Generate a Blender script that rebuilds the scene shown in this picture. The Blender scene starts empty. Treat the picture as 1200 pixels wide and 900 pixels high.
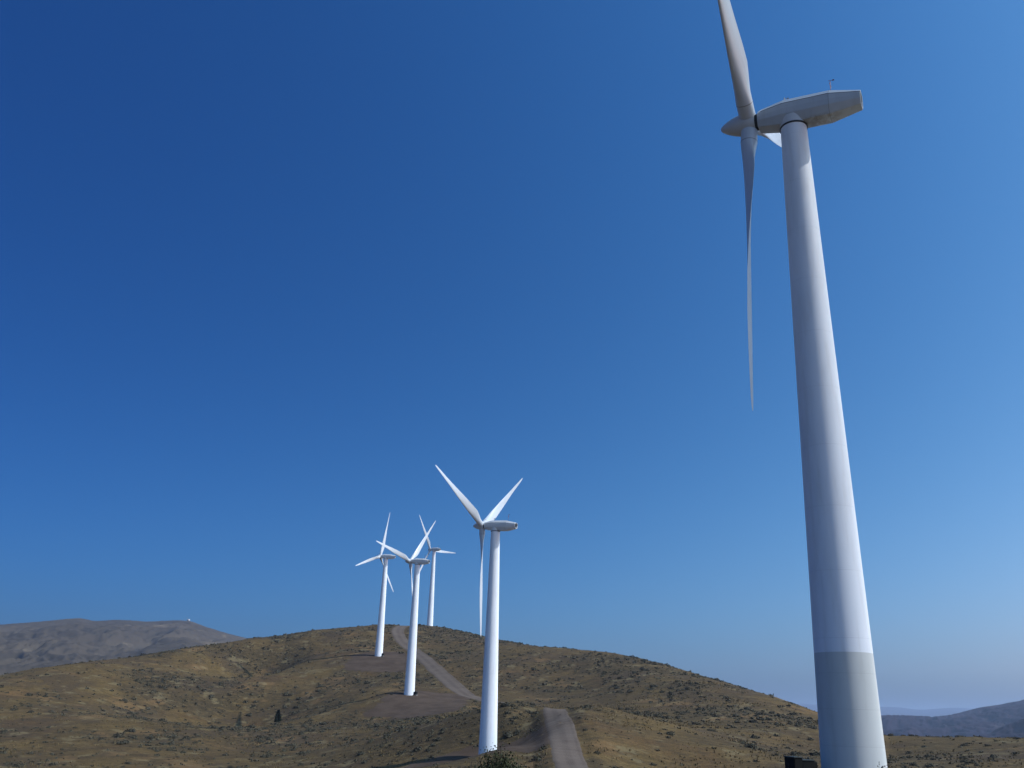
import bpy, bmesh, math, random
import numpy as np
from mathutils import Vector, Matrix

S = bpy.context.scene
COL = S.collection
random.seed(7)
RNG = np.random.default_rng(7)
rad = math.radians

# ------------------------------------------------------------------ camera
FPX, PITCH, ROLL = 1059.94, 0.35318, 0.03021
F = np.array([0, math.cos(PITCH), math.sin(PITCH)])
R0 = np.array([1.0, 0, 0]); U0 = np.cross(R0, F)
RV = math.cos(ROLL) * R0 + math.sin(ROLL) * U0
UV = -math.sin(ROLL) * R0 + math.cos(ROLL) * U0
cam = bpy.data.cameras.new('camera')
cam.sensor_width = 36; cam.lens = 36 * FPX / 1200; cam.clip_start = 0.1; cam.clip_end = 200000
cam_o = bpy.data.objects.new('camera', cam); COL.objects.link(cam_o)
cam_o.matrix_world = Matrix(((RV[0], UV[0], -F[0], 0), (RV[1], UV[1], -F[1], 0), (RV[2], UV[2], -F[2], 0), (0, 0, 0, 1)))
S.camera = cam_o

def ray(px, py):
    d = F + RV * (px - 600) / FPX + UV * (450 - py) / FPX
    return d / math.hypot(d[0], d[1])          # unit horizontal length
def atD(px, py, D):
    return ray(px, py) * D
def project(P):
    d = P @ F
    return 600 + FPX * (P @ RV) / d, 450 - FPX * (P @ UV) / d, d

# ------------------------------------------------------------------ noise
def _h(i, j, s):
    n = (i * 374761393 + j * 668265263 + s * 974634541) & 0xffffffff
    n = ((n ^ (n >> 13)) * 1274126177) & 0xffffffff
    n = n ^ (n >> 16)
    return (n & 0xffff) / 32767.5 - 1.0
def vnoise(x, y, s=0):
    x = np.asarray(x, float); y = np.asarray(y, float)
    i = np.floor(x).astype(np.int64); j = np.floor(y).astype(np.int64)
    u = x - i; v = y - j
    u = u * u * u * (u * (u * 6 - 15) + 10); v = v * v * v * (v * (v * 6 - 15) + 10)
    a = _h(i, j, s) * (1 - u) + _h(i + 1, j, s) * u
    b = _h(i, j + 1, s) * (1 - u) + _h(i + 1, j + 1, s) * u
    return a * (1 - v) + b * v
def fbm(x, y, sc, oct=4, s=0, gain=.5):
    t = 0; a = 1; n = 0
    for k in range(oct):
        t = t + a * vnoise(x / sc + 17.3 * k, y / sc - 9.1 * k, s + k); n += a; a *= gain; sc = sc / 2.03
    return t / n
def sstep(a, b, x):
    t = np.clip((x - a) / (b - a), 0, 1); return t * t * (3 - 2 * t)

# ------------------------------------------------------------------ helpers for objects
def link(name, me, m=None, parent=None):
    o = bpy.data.objects.new(name, me); COL.objects.link(o)
    if m is not None and me is not None and not me.materials: me.materials.append(m)
    if parent is not None: o.parent = parent
    return o
def tag(o, label=None, cat=None, group=None, kind=None):
    if label: o['label'] = label
    if cat: o['category'] = cat
    if group: o['group'] = group
    if kind: o['kind'] = kind
    return o
def mesh_np(name, verts, faces, smooth=True):
    """verts Nx3, faces MxK (uniform K)"""
    me = bpy.data.meshes.new(name)
    verts = np.ascontiguousarray(verts, np.float32); faces = np.ascontiguousarray(faces, np.int32)
    k = faces.shape[1]
    me.vertices.add(len(verts)); me.vertices.foreach_set('co', verts.ravel())
    me.loops.add(faces.size); me.loops.foreach_set('vertex_index', faces.ravel())
    me.polygons.add(len(faces)); me.polygons.foreach_set('loop_start', np.arange(0, faces.size, k, dtype=np.int32))
    me.update(calc_edges=True)
    me.polygons.foreach_set('use_smooth', np.full(len(faces), smooth))
    me.validate(); return me
def mesh_py(name, verts, faces, smooth=False):
    me = bpy.data.meshes.new(name); me.from_pydata([tuple(v) for v in verts], [], faces); me.update()
    bm = bmesh.new(); bm.from_mesh(me); bmesh.ops.recalc_face_normals(bm, faces=bm.faces); bm.to_mesh(me); bm.free()
    for p in me.polygons: p.use_smooth = smooth
    return me
def loft(name, rings, cap=True, smooth=True):
    n = len(rings[0]); v = [p for r in rings for p in r]; f = []
    for k in range(len(rings) - 1):
        for i in range(n):
            j = (i + 1) % n
            f.append((k * n + i, k * n + j, (k + 1) * n + j, (k + 1) * n + i))
    if cap:
        f.append(tuple(range(n))[::-1]); f.append(tuple((len(rings) - 1) * n + i for i in range(n)))
    me = mesh_py(name, v, f, smooth)
    if smooth and cap:
        sharp = set()
        for p in me.polygons:
            if len(p.vertices) > 4: p.use_smooth = False; sharp.update(p.edge_keys)
        for e in me.edges:
            if e.key in sharp: e.use_edge_sharp = True
    return me
def circ(r, z, n=48): return [(r * math.cos(2 * math.pi * i / n), r * math.sin(2 * math.pi * i / n), z) for i in range(n)]
def bm_box(bm, c, s, rz=0.0):
    m = Matrix.Translation(c) @ Matrix.Rotation(rz, 4, 'Z') @ Matrix.Diagonal((s[0], s[1], s[2], 1))
    return bmesh.ops.create_cube(bm, size=1, matrix=m)
def bm_cyl(bm, a, b, r1, r2=None, n=10):
    a = Vector(a); b = Vector(b); d = b - a
    m = Matrix.Translation((a + b) / 2) @ d.to_track_quat('Z', 'Y').to_matrix().to_4x4()
    bmesh.ops.create_cone(bm, cap_ends=True, segments=n, radius1=r1, radius2=r1 if r2 is None else r2, depth=d.length, matrix=m)
def bm_mesh(bm, name, bevel=0):
    if bevel: bmesh.ops.bevel(bm, geom=list(bm.edges), offset=bevel, segments=2, affect='EDGES', profile=.5)
    me = bpy.data.meshes.new(name); bm.to_mesh(me); bm.free(); return me

# ------------------------------------------------------------------ materials
def mat(name):
    m = bpy.data.materials.new(name); m.use_nodes = True
    nt = m.node_tree; b = nt.nodes['Principled BSDF']; return m, nt, b
def N(nt, t, **k):
    n = nt.nodes.new(t)
    for a, v in k.items(): setattr(n, a, v)
    return n
def L(nt, a, b): nt.links.new(a, b)
def mixc(nt, fac, a, b, typ='MIX'):
    n = N(nt, 'ShaderNodeMix', data_type='RGBA', blend_type=typ)
    for s, v in ((0, fac), (6, a), (7, b)):
        if hasattr(v, 'links'): L(nt, v, n.inputs[s])
        else: n.inputs[s].default_value = v if s == 0 else (*v, 1)
    return n.outputs[2]
def ramp(nt, v, a, b):
    n = N(nt, 'ShaderNodeMapRange', interpolation_type='SMOOTHSTEP')
    L(nt, v, n.inputs[0]); n.inputs[1].default_value = a; n.inputs[2].default_value = b
    return n.outputs[0]
def noise(nt, vec, sc, det=4, rough=.55):
    n = N(nt, 'ShaderNodeTexNoise'); n.inputs['Scale'].default_value = sc; n.inputs['Detail'].default_value = det; n.inputs['Roughness'].default_value = rough
    if vec is not None: L(nt, vec, n.inputs['Vector'])
    return n.outputs['Fac']
def math_(nt, op, a, b=None):
    n = N(nt, 'ShaderNodeMath', operation=op)
    for i, v in enumerate((a, b)):
        if v is None: continue
        if hasattr(v, 'links'): L(nt, v, n.inputs[i])
        else: n.inputs[i].default_value = v
    return n.outputs[0]
def plain(name, c, rough=.6, metal=0):
    m, nt, b = mat(name); b.inputs['Base Color'].default_value = (*c, 1); b.inputs['Roughness'].default_value = rough; b.inputs['Metallic'].default_value = metal
    return m

def paint(name, c, rough, seam=0.0, dirt=.06, stain=False, spec=.5):
    m, nt, b = mat(name)
    tc = N(nt, 'ShaderNodeTexCoord').outputs['Object']
    mp = N(nt, 'ShaderNodeMapping'); mp.inputs['Scale'].default_value = (1, 1, .12); L(nt, tc, mp.inputs[0])
    n1 = noise(nt, mp.outputs[0], 1.3, 6, .65); n2 = noise(nt, tc, .25, 3)
    k = math_(nt, 'MULTIPLY', ramp(nt, n1, .42, .8), .75)
    col = mixc(nt, k, c, tuple(x * (1 - 2.6 * dirt) * t for x, t in zip(c, (1, .985, .96))))
    col = mixc(nt, math_(nt, 'MULTIPLY', ramp(nt, n2, .5, .75), .5), col, tuple(x * (1 - dirt) for x in c))
    if seam:
        sx = N(nt, 'ShaderNodeSeparateXYZ'); L(nt, tc, sx.inputs[0])
        pp = math_(nt, 'PINGPONG', sx.outputs[2], seam / 2)
        line = ramp(nt, pp, .05, .01)
        col = mixc(nt, math_(nt, 'MULTIPLY', line, .2), col, tuple(x * .62 for x in c))
        bp = N(nt, 'ShaderNodeBump'); bp.inputs['Strength'].default_value = .22; bp.inputs['Distance'].default_value = .02
        L(nt, line, bp.inputs['Height']); L(nt, bp.outputs[0], b.inputs['Normal'])
    if stain:
        sx = N(nt, 'ShaderNodeSeparateXYZ'); L(nt, tc, sx.inputs[0])
        low = ramp(nt, sx.outputs[2], -1.15, -1.55); back = ramp(nt, sx.outputs[1], -1.0, -2.6)
        sn = ramp(nt, noise(nt, tc, 1.1, 5, .7), .38, .62)
        f = math_(nt, 'MULTIPLY', math_(nt, 'MULTIPLY', low, back), sn)
        col = mixc(nt, math_(nt, 'MULTIPLY', f, .6), col, (.16, .11, .07))
    L(nt, col, b.inputs['Base Color']); b.inputs['Roughness'].default_value = rough
    b.inputs['Specular IOR Level'].default_value = spec; b.inputs['Diffuse Roughness'].default_value = 1.0
    return m
M_TOWER = paint('white_tower_paint', (.79, .83, .88), .6, seam=5.8, spec=.25)
M_BASE = paint('grey_green_coating', (.60, .63, .63), .75, seam=2.9, spec=.3)
M_NAC = paint('white_fibreglass_stained', (.53, .58, .63), .4, stain=True)
M_NACW = paint('white_fibreglass', (.62, .65, .68), .4)
M_BLADE = paint('white_blade_gelcoat', (.62, .67, .73), .38, dirt=.09)
M_DARK = plain('dark_rubber', (.018, .018, .02), .6)
M_GREY = plain('galvanised_grey', (.25, .26, .27), .5, .4)
M_RED = plain('dull_red_metal', (.16, .07, .09), .5)
M_BOX = paint('dark_green_steel', (.006, .008, .007), .8, dirt=.15, spec=.15)
M_BOXTOP = paint('lighter_green_lid', (.035, .05, .05), .7, dirt=.15, spec=.3)  # lids get a lighter green than the box sides

def ground_material():
    m, nt, b = mat('dry_grass_hillside')
    tc = N(nt, 'ShaderNodeTexCoord').outputs['Object']
    sage = N(nt, 'ShaderNodeAttribute', attribute_name='sage').outputs['Fac']
    gold = N(nt, 'ShaderNodeAttribute', attribute_name='gold').outputs['Fac']
    n1 = noise(nt, tc, .05, 8, .62); n2 = noise(nt, tc, .35, 6, .7); n3 = noise(nt, tc, 1.6, 4, .7); n4 = noise(nt, tc, .016, 5, .6)
    mp = N(nt, 'ShaderNodeMapping'); mp.inputs['Scale'].default_value = (.35, 1, 1); L(nt, tc, mp.inputs[0])
    n5 = noise(nt, mp.outputs[0], .55, 6, .75); n6 = noise(nt, tc, 4.5, 3, .7)
    straw, olive, soil, gr, red = (0.0870, 0.0565, 0.0227), (0.0560, 0.0411, 0.0145), (0.0475, 0.0312, 0.0160), (0.0424, 0.0323, 0.0186), (0.0666, 0.0366, 0.0170)
    c = mixc(nt, ramp(nt, n1, .42, .60), soil, straw)
    c = mixc(nt, math_(nt, 'MULTIPLY', ramp(nt, n4, .45, .6), .35), c, olive)
    c = mixc(nt, math_(nt, 'MULTIPLY', gold, .85), c, mixc(nt, ramp(nt, n2, .35, .65), (0.0657, 0.0441, 0.0160), (0.1055, 0.0696, 0.0258)))
    c = mixc(nt, math_(nt, 'MULTIPLY', ramp(nt, noise(nt, tc, .022, 5, .6), .54, .66), .65), c, red)
    c = mixc(nt, math_(nt, 'MULTIPLY', sage, .8), c, mixc(nt, ramp(nt, n2, .4, .6), (0.0293, 0.0228, 0.0135), gr))
    c = mixc(nt, math_(nt, 'MULTIPLY', ramp(nt, n2, .50, .62), .65), c, (0.0264, 0.0202, 0.0113))
    c = mixc(nt, math_(nt, 'MULTIPLY', ramp(nt, n5, .50, .62), .55), c, (0.1184, 0.0818, 0.0352))
    c = mixc(nt, math_(nt, 'MULTIPLY', ramp(nt, n5, .47, .38), .5), c, (0.0293, 0.0233, 0.0124))
    c = mixc(nt, math_(nt, 'MULTIPLY', ramp(nt, n3, .52, .64), .6), c, (0.0249, 0.0200, 0.0108))
    c = mixc(nt, math_(nt, 'MULTIPLY', ramp(nt, n6, .52, .66), .5), c, (0.1368, 0.0971, 0.0441))
    n7 = noise(nt, tc, .028, 6, .65)
    c = mixc(nt, math_(nt, 'MULTIPLY', ramp(nt, n7, .50, .60), .55), c, (0.0471, 0.0339, 0.0215))
    c = mixc(nt, math_(nt, 'MULTIPLY', ramp(nt, noise(nt, tc, .035, 5, .6), .57, .66), .55), c, (.135, .082, .036))
    c = mixc(nt, math_(nt, 'MULTIPLY', ramp(nt, noise(nt, tc, .11, 5, .65), .55, .66), .5), c, (.150, .122, .066))
    L(nt, c, b.inputs['Base Color']); b.inputs['Roughness'].default_value = .95; b.inputs['Specular IOR Level'].default_value = .1
    bp = N(nt, 'ShaderNodeBump'); bp.inputs['Strength'].default_value = .8; bp.inputs['Distance'].default_value = .5
    h = math_(nt, 'ADD', n2, math_(nt, 'MULTIPLY', n3, .5)); h = math_(nt, 'ADD', h, math_(nt, 'MULTIPLY', n5, .8)); L(nt, h, bp.inputs['Height']); L(nt, bp.outputs[0], b.inputs['Normal'])
    return m
def gravel_material(name, c, c2):
    m, nt, b = mat(name)
    tc = N(nt, 'ShaderNodeTexCoord').outputs['Object']
    n1 = noise(nt, tc, .12, 6, .6); n2 = noise(nt, tc, 1.2, 5, .7)
    col = mixc(nt, ramp(nt, n1, .35, .65), c, c2)
    col = mixc(nt, math_(nt, 'MULTIPLY', ramp(nt, n2, .5, .75), .5), col, tuple(x * .6 for x in c))
    at = N(nt, 'ShaderNodeAttribute', attribute_name='track').outputs['Fac']
    col = mixc(nt, math_(nt, 'MULTIPLY', at, .4), col, tuple(min(1, x * 1.25) for x in c2))
    L(nt, col, b.inputs['Base Color']); b.inputs['Roughness'].default_value = .95; b.inputs['Specular IOR Level'].default_value = .1
    bp = N(nt, 'ShaderNodeBump'); bp.inputs['Strength'].default_value = .5; bp.inputs['Distance'].default_value = .2
    L(nt, n2, bp.inputs['Height']); L(nt, bp.outputs[0], b.inputs['Normal'])
    return m
M_ROAD = gravel_material('grey_gravel', (.068, .053, .044), (.090, .072, .060))
M_PAD = gravel_material('brown_gravel', (.046, .032, .023), (.064, .046, .034))
def leaf_material(name, a, c):
    m, nt, b = mat(name)
    g = N(nt, 'ShaderNodeNewGeometry').outputs['Random Per Island']
    oi = N(nt, 'ShaderNodeObjectInfo').outputs['Random']
    col = mixc(nt, g, a, c); col = mixc(nt, math_(nt, 'MULTIPLY', oi, .5), col, tuple((x + y) * .35 for x, y in zip(a, c)))
    L(nt, col, b.inputs['Base Color']); b.inputs['Roughness'].default_value = .9; b.inputs['Specular IOR Level'].default_value = .15
    return m
M_SAGE = leaf_material('sagebrush_leaf', (.036, .034, .024), (.076, .070, .048))
M_SCRUB = leaf_material('scrub_leaf', (.036, .030, .018), (.085, .07, .042))
M_GRASS = leaf_material('straw', (.085, .063, .030), (.165, .122, .06))
M_BUSH = leaf_material('dark_bush_leaf', (.014, .018, .008), (.038, .043, .020))
M_PINE = leaf_material('conifer_needles', (.012, .018, .010), (.03, .036, .018))
M_BARK = plain('bark', (.06, .045, .03), .9)
def hill_material(name, a, c, d, sc):
    m, nt, b = mat(name)
    tc = N(nt, 'ShaderNodeTexCoord').outputs['Object']
    mp = N(nt, 'ShaderNodeMapping'); mp.inputs['Scale'].default_value = (1, .45, 2.2); L(nt, tc, mp.inputs[0])
    n1 = noise(nt, mp.outputs[0], sc, 7, .62); n2 = noise(nt, mp.outputs[0], sc * 3.1, 6, .65)
    col = mixc(nt, ramp(nt, n1, .38, .64), a, c)
    col = mixc(nt, math_(nt, 'MULTIPLY', ramp(nt, n2, .58, .70), .8), col, d)
    col = mixc(nt, math_(nt, 'MULTIPLY', ramp(nt, noise(nt, tc, sc * 9, 4, .6), .60, .68), .7), col, tuple(x * .45 for x in a))
    L(nt, col, b.inputs['Base Color']); b.inputs['Roughness'].default_value = 1; b.inputs['Specular IOR Level'].default_value = .05
    return m

# ------------------------------------------------------------------ turbine fits (position, yaw, rotor phase)
H = 67.0; BR = 33.46; OV = 4.706; TILT = 0.0595
TURB = {
 'front': (29.754, 82.307, -4.322, -1.0734, -.045),
 'bush': (-3.740, 278.310, -11.404, -1.1100, .1726),
 'bench': (-47.321, 484.830, 9.482, -1.0980, .3714),
 'upper': (-84.951, 640.983, 36.840, -1.1951, .8757),
 'crest': (-64.566, 804.952, 71.018, -.8820, -.4645),
}
SUN_AZ, SUN_EL = rad(105), rad(44)      # azimuth from +Y towards +X
SUN_DIR = np.array([math.sin(SUN_AZ) * math.cos(SUN_EL), math.cos(SUN_AZ) * math.cos(SUN_EL), math.sin(SUN_EL)])

# ------------------------------------------------------------------ terrain
SKY_L = [(-160, 812, 560), (-60, 798, 580), (0, 790, 600), (40, 783, 620), (80, 777, 640), (160, 769, 670), (213, 760, 690), (267, 753, 715), (293, 748.5, 725), (320, 746, 735),
         (367, 738.5, 760), (400, 735.5, 780), (433, 732.5, 795), (460, 731.3, 806), (493, 732.3, 806), (522, 735.5, 800), (540, 740, 790), (565, 745, 775), (589, 751, 760), (633, 757, 720),
         (691, 761.5, 670), (720, 765, 640), (743, 770, 620), (776, 778, 590), (808, 787.5, 560), (841, 797.5, 530), (873, 806.5, 510), (906, 815.5, 490), (938, 826, 470), (958, 833.5, 455),
         (985, 845, 440), (1010, 855, 420), (1041, 862.5, 400), (1075, 862.5, 390), (1110, 862.8, 380), (1150, 863, 372), (1200, 863, 360), (1300, 868, 345), (1400, 876, 330)]
ctrl = []
def cp(px, py, D): ctrl.append(atD(px, py, D))
for px, py, D in SKY_L:
    p = atD(px, py, D); ctrl.append(p)
    u = p[:2] / D
    ctrl.append(np.array([*(u * D * 1.22), p[2] - 14])); ctrl.append(np.array([*(u * D * 1.6), p[2] * .6 - 60]))
for t in TURB.values(): ctrl.append(np.array(t[:3]))
def shadow_pts(key, pix):
    bx, by = TURB[key][:2]; sx, sy = -math.sin(SUN_AZ), -math.cos(SUN_AZ)
    for px, py in pix:
        d = ray(px, py)                    # b + s*sd = t*d in the horizontal plane
        A = np.array([[sx, -d[0]], [sy, -d[1]]]); s, t = np.linalg.solve(A, [-bx, -by]); ctrl.append(d * t)
shadow_pts('upper', [(407, 768), (389, 770), (371, 771.6), (353, 774), (335.5, 780), (322, 785.5), (311, 791.5)])
shadow_pts('bench', [(455.5, 812), (442, 815), (431, 820), (411, 824), (393, 828), (380, 832), (355.5, 840), (324.5, 846.7), (300, 855.5)])
shadow_pts('bush', [(540, 889), (522, 889), (509, 891), (489, 893), (469, 898)])
for q in [(470, 752, 705), (483, 765, 660), (505, 780, 600), (528, 800, 545), (548, 817, 500), (565, 821, 480), (450, 838, 452), (420, 856, 415), (380, 872, 385), (300, 897, 340),
          (0, 900, 325), (0, 840, 455), (160, 842, 455), (160, 802, 565), (160, 898, 330), (270, 795, 590), (-150, 860, 430), (-150, 905, 320),
          (652, 825, 305), (690, 826, 305), (610, 823, 325), (656, 850, 265), (663, 876, 235), (670, 900, 212), (651, 831, 328), (651, 836, 355), (642, 838, 392), (624, 834, 428), (602, 828, 460), (690, 831, 335), (700, 834, 365), (680, 836, 400), (600, 831, 365), (600, 832, 400),
          (640, 818, 490), (640, 790, 550), (720, 812, 470), (800, 850, 340), (800, 900, 235), (900, 850, 350), (900, 900, 235), (730, 900, 225), (730, 850, 275), (1000, 880, 330), (1100, 885, 300), (1200, 900, 270), (1350, 905, 260)]:
    cp(*q)
for x, y, z in [(0, 0, -1.75), (0, 8, -1.85), (8, 6, -1.85), (-8, 6, -1.9), (0, 25, -2.6), (14, 22, -2.3), (-14, 22, -2.9), (0, 50, -3.7), (25, 45, -3.2), (-25, 45, -4.4), (22, 82, -4.65), (36, 90, -4.6), (45, 75, -4.3), (29, 74, -4.3),
                (0, 100, -6.8), (40, 110, -6.0), (75, 100, -5.8), (-60, 100, -9.5), (0, 160, -10.6), (60, 160, -9.4), (110, 160, -8.8), (-90, 170, -15.5), (-150, 120, -14), (150, 100, -8),
                (0, -30, -3), (60, -20, -4), (-60, -20, -5), (0, -120, -9), (150, -60, -10), (-150, -60, -12), (-250, 60, -22), (260, 60, -14)]:
    ctrl.append(np.array([x, y, z]))
ctrl = np.array(ctrl, float)
SC = 300.0
def phi(r2): return np.where(r2 > 1e-12, .5 * r2 * np.log(np.maximum(r2, 1e-12)), 0)
c2 = ctrl[:, :2] / SC
Kk = phi(((c2[:, None] - c2[None]) ** 2).sum(-1)) + np.eye(len(c2)) * 3e-5
Pm = np.c_[np.ones(len(c2)), c2]
A = np.block([[Kk, Pm], [Pm.T, np.zeros((3, 3))]])
W = np.linalg.solve(A, np.r_[ctrl[:, 2], 0, 0, 0])
def tps(x, y):
    q = np.c_[np.ravel(x), np.ravel(y)] / SC; out = np.empty(len(q))
    for k in range(0, len(q), 20000):
        s = q[k:k + 20000]
        out[k:k + 20000] = phi(((s[:, None] - c2[None]) ** 2).sum(-1)) @ W[:len(c2)] + np.c_[np.ones(len(s)), s] @ W[len(c2):]
    return out.reshape(np.shape(x))

ROAD_LOW = [(700, 1010, 120), (684, 940, 175), (676, 915, 198), (668, 896, 215), (663, 876, 235), (657, 850, 265), (650, 825.5, 304)]
ROAD_UP = [(602, 828, 462), (570, 821, 482), (548, 816.5, 500), (528, 801, 545), (508, 783, 595), (494, 771, 640), (481, 760, 680), (470, 750, 715), (466, 743, 750), (472, 737, 790), (480, 733, 804)]
road_pts = [atD(*q)[:2] for q in ROAD_LOW] + [atD(651, 831, 330)[:2], atD(650, 836, 360)[:2], atD(641, 837, 395)[:2], atD(624, 833, 430)[:2]] + [atD(*q)[:2] for q in ROAD_UP]
def catmull(P, step=1.0):
    P = np.array(P); P = np.vstack([2 * P[0] - P[1], P, 2 * P[-1] - P[-2]]); out = []
    for i in range(1, len(P) - 2):
        n = max(2, int(np.linalg.norm(P[i + 1] - P[i]) / step))
        for t in np.arange(n) / n:
            a, b, c, d = P[i - 1:i + 3]
            out.append(.5 * ((2 * b) + (c - a) * t + (2 * a - 5 * b + 4 * c - d) * t * t + (3 * b - a - 3 * c + d) * t ** 3))
    out.append(P[-2]); return np.array(out)
road = catmull(road_pts)
def road_dist(x, y):
    q = np.c_[np.ravel(x), np.ravel(y)]; out = np.full(len(q), 1e9); rs = road[::4]
    for k in range(0, len(q), 20000):
        out[k:k + 20000] = np.sqrt(((q[k:k + 20000, None] - rs[None]) ** 2).sum(-1).min(1))
    return out.reshape(np.shape(x))

AZ = np.r_[np.arange(-180, -42, 4.0), np.arange(-42, -34, .5), np.arange(-34, 34, .07), np.arange(34, 42, .5), np.arange(42, 180, 4.0)] * math.pi / 180
DD = np.r_[.6, np.geomspace(1.2, 60, 56)[:-1], np.geomspace(60, 1000, 470), np.geomspace(1040, 27500, 46)]
LD = np.log(DD)
AA, DG = np.meshgrid(AZ, DD, indexing='ij')
GX, GY = np.sin(AA) * DG, np.cos(AA) * DG
near = DG < 1650
GZ = np.zeros_like(GX); GZ[near] = tps(GX[near], GY[near])
# match the crest line of the hill all along the view
sk = np.array([ray(px, py) for px, py, D in SKY_L]); sk_az = np.arctan2(sk[:, 0], sk[:, 1]); sk_D = np.array([q[2] for q in SKY_L], float)
win = (DD > 180) & (DD < 950)
des = np.interp(AZ, sk_az, sk[:, 2]); cD = np.interp(AZ, sk_az, sk_D)
for it in range(3):
    act = (GZ[:, win] / DD[win]).max(1)
    corr = des - act; corr[np.abs(AZ) > rad(36)] = 0
    w = sstep(.55, .95, DG / cD[:, None]) * (1 - sstep(1.5, 2.2, DG / cD[:, None]))
    GZ += corr[:, None] * DG * w
plain_z = -60 - 12 * (1 - sstep(2000, 6000, DG))
side = sstep(rad(50), rad(75), np.abs(AA))
side_z = -3 - DG * .055
GZ = GZ * (1 - side * sstep(20, 60, DG)) + np.maximum(side_z, -60) * side * sstep(20, 60, DG)
GZ = GZ * (1 - sstep(950, 1600, DG)) + plain_z * sstep(950, 1600, DG)
# small-scale relief, calm around towers and the road
calm = np.ones_like(GX)
for t in TURB.values(): calm *= sstep(8, 45, np.hypot(GX - t[0], GY - t[1]))
m_ = (DG > 90) & (DG < 900) & (np.abs(AA) < rad(36))
RD = np.full_like(GX, 1e3); RD[m_] = road_dist(GX[m_], GY[m_])
calm *= sstep(3, 22, RD)
calm *= sstep(20, 200, DG) * (1 - sstep(1200, 2500, DG))
GZ += calm * (1.1 * fbm(GX, GY, 75, 3, 11) + .35 * fbm(GX, GY, 13, 3, 21))
GZ += .10 * sstep(60, 200, DG) * (1 - sstep(900, 1200, DG)) * fbm(GX, GY, 3.2, 2, 31) * sstep(3, 6, RD)

ml = m_ & (RD < 16) & (DG < 335)
q_ = np.c_[GX[ml], GY[ml]]; k_ = ((q_[:, None] - road[None, ::4]) ** 2).sum(-1).argmin(1) * 4
tn = np.gradient(road, axis=0)[k_]; sd = (q_[:, 0] - road[k_, 0]) * tn[:, 1] - (q_[:, 1] - road[k_, 1]) * tn[:, 0]
GZ[ml] += np.where(sd < 0, -1.0 * sstep(3.8, 8.0, RD[ml]) * (1 - sstep(9, 16, RD[ml])), .5 * sstep(4, 7, RD[ml]) * (1 - sstep(8, 14, RD[ml]))) * (1 - sstep(300, 330, DG[ml]))

def grade():
    k0 = (DG > 90) & (DG < 900) & (RD < 16)
    q = np.c_[GX[k0], GY[k0]]; kk = ((q[:, None] - road[None, ::4]) ** 2).sum(-1).argmin(1) * 4
    zc = zfun(road[:, 0], road[:, 1]); w_ = np.exp(-.5 * (np.arange(-60, 61) / 22.0) ** 2); w_ /= w_.sum()
    zs = np.convolve(np.pad(zc, 60, mode='edge'), w_, 'valid'); f = 1 - sstep(5, 16, RD[k0]); near_ = sstep(1, 6, RD[k0])
    dz = (zs - zc)[kk] * f; GZ[k0] += np.clip(dz, -2.5, 2.5)

def zfun(x, y):
    x = np.asarray(x, float); y = np.asarray(y, float)
    a = np.arctan2(x, y); d = np.log(np.maximum(np.hypot(x, y), .61))
    i = np.clip(np.searchsorted(AZ, a) - 1, 0, len(AZ) - 2); j = np.clip(np.searchsorted(LD, d) - 1, 0, len(LD) - 2)
    u = np.clip((a - AZ[i]) / (AZ[i + 1] - AZ[i]), 0, 1)
    d0 = np.exp(LD[j]); v = np.clip((np.exp(d) - d0) / (np.exp(LD[j + 1]) - d0), 0, 1)
    return (GZ[i, j] * (1 - u) + GZ[i + 1, j] * u) * (1 - v) + (GZ[i, j + 1] * (1 - u) + GZ[i + 1, j + 1] * u) * v
grade()
def zf(x, y): return float(zfun(np.array([x]), np.array([y]))[0])
def hit(px, py, d0=150, d1=900):
    r = ray(px, py); D = np.geomspace(d0, d1, 1500); z = zfun(r[0] * D, r[1] * D)
    k = np.nonzero(z > r[2] * D)[0]
    return r * (D[k[0]] if len(k) else d1)

na, nd = GX.shape
V = np.c_[GX.ravel(), GY.ravel(), GZ.ravel()]
V = np.vstack([V, [0, 0, zf(0, .7)]])
ia = np.arange(na)[:, None]; ja = np.arange(nd - 1)[None]
ib = (ia + 1) % na
Fq = np.stack([ia * nd + ja, ia * nd + ja + 1, ib * nd + ja + 1, ib * nd + ja], -1).reshape(-1, 4)
gme = mesh_np('ground', V, Fq)
def sage_mask(x, y):
    n = fbm(x, y, 62, 4, 41, .6) + .35 * fbm(x, y, 17, 2, 51)
    n = n + .18 * sstep(-20, 90, x) * sstep(300, 420, y)         # the slope right of the road carries more brush
    return sstep(-.16, .42, n + .30 * fbm(x, y, 7, 3, 55))
def gold_mask(x, y):
    n = fbm(x + 300, y * .8, 55, 4, 61, .55) + .25 * fbm(x, y, 14, 2, 71)
    n = n + .15 * sstep(-60, -160, x)
    return sstep(-.10, .46, n + .30 * fbm(x, y, 6, 3, 75)) * (1 - .7 * sage_mask(x, y))
for nm, fn in (('sage', sage_mask), ('gold', gold_mask)):
    at = gme.attributes.new(nm, 'FLOAT', 'POINT'); vals = np.zeros(len(V), np.float32); vals[:na * nd] = fn(GX.ravel(), GY.ravel()); at.data.foreach_set('value', vals)
g = link('ground', gme, ground_material()); g['kind'] = 'structure'

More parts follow.
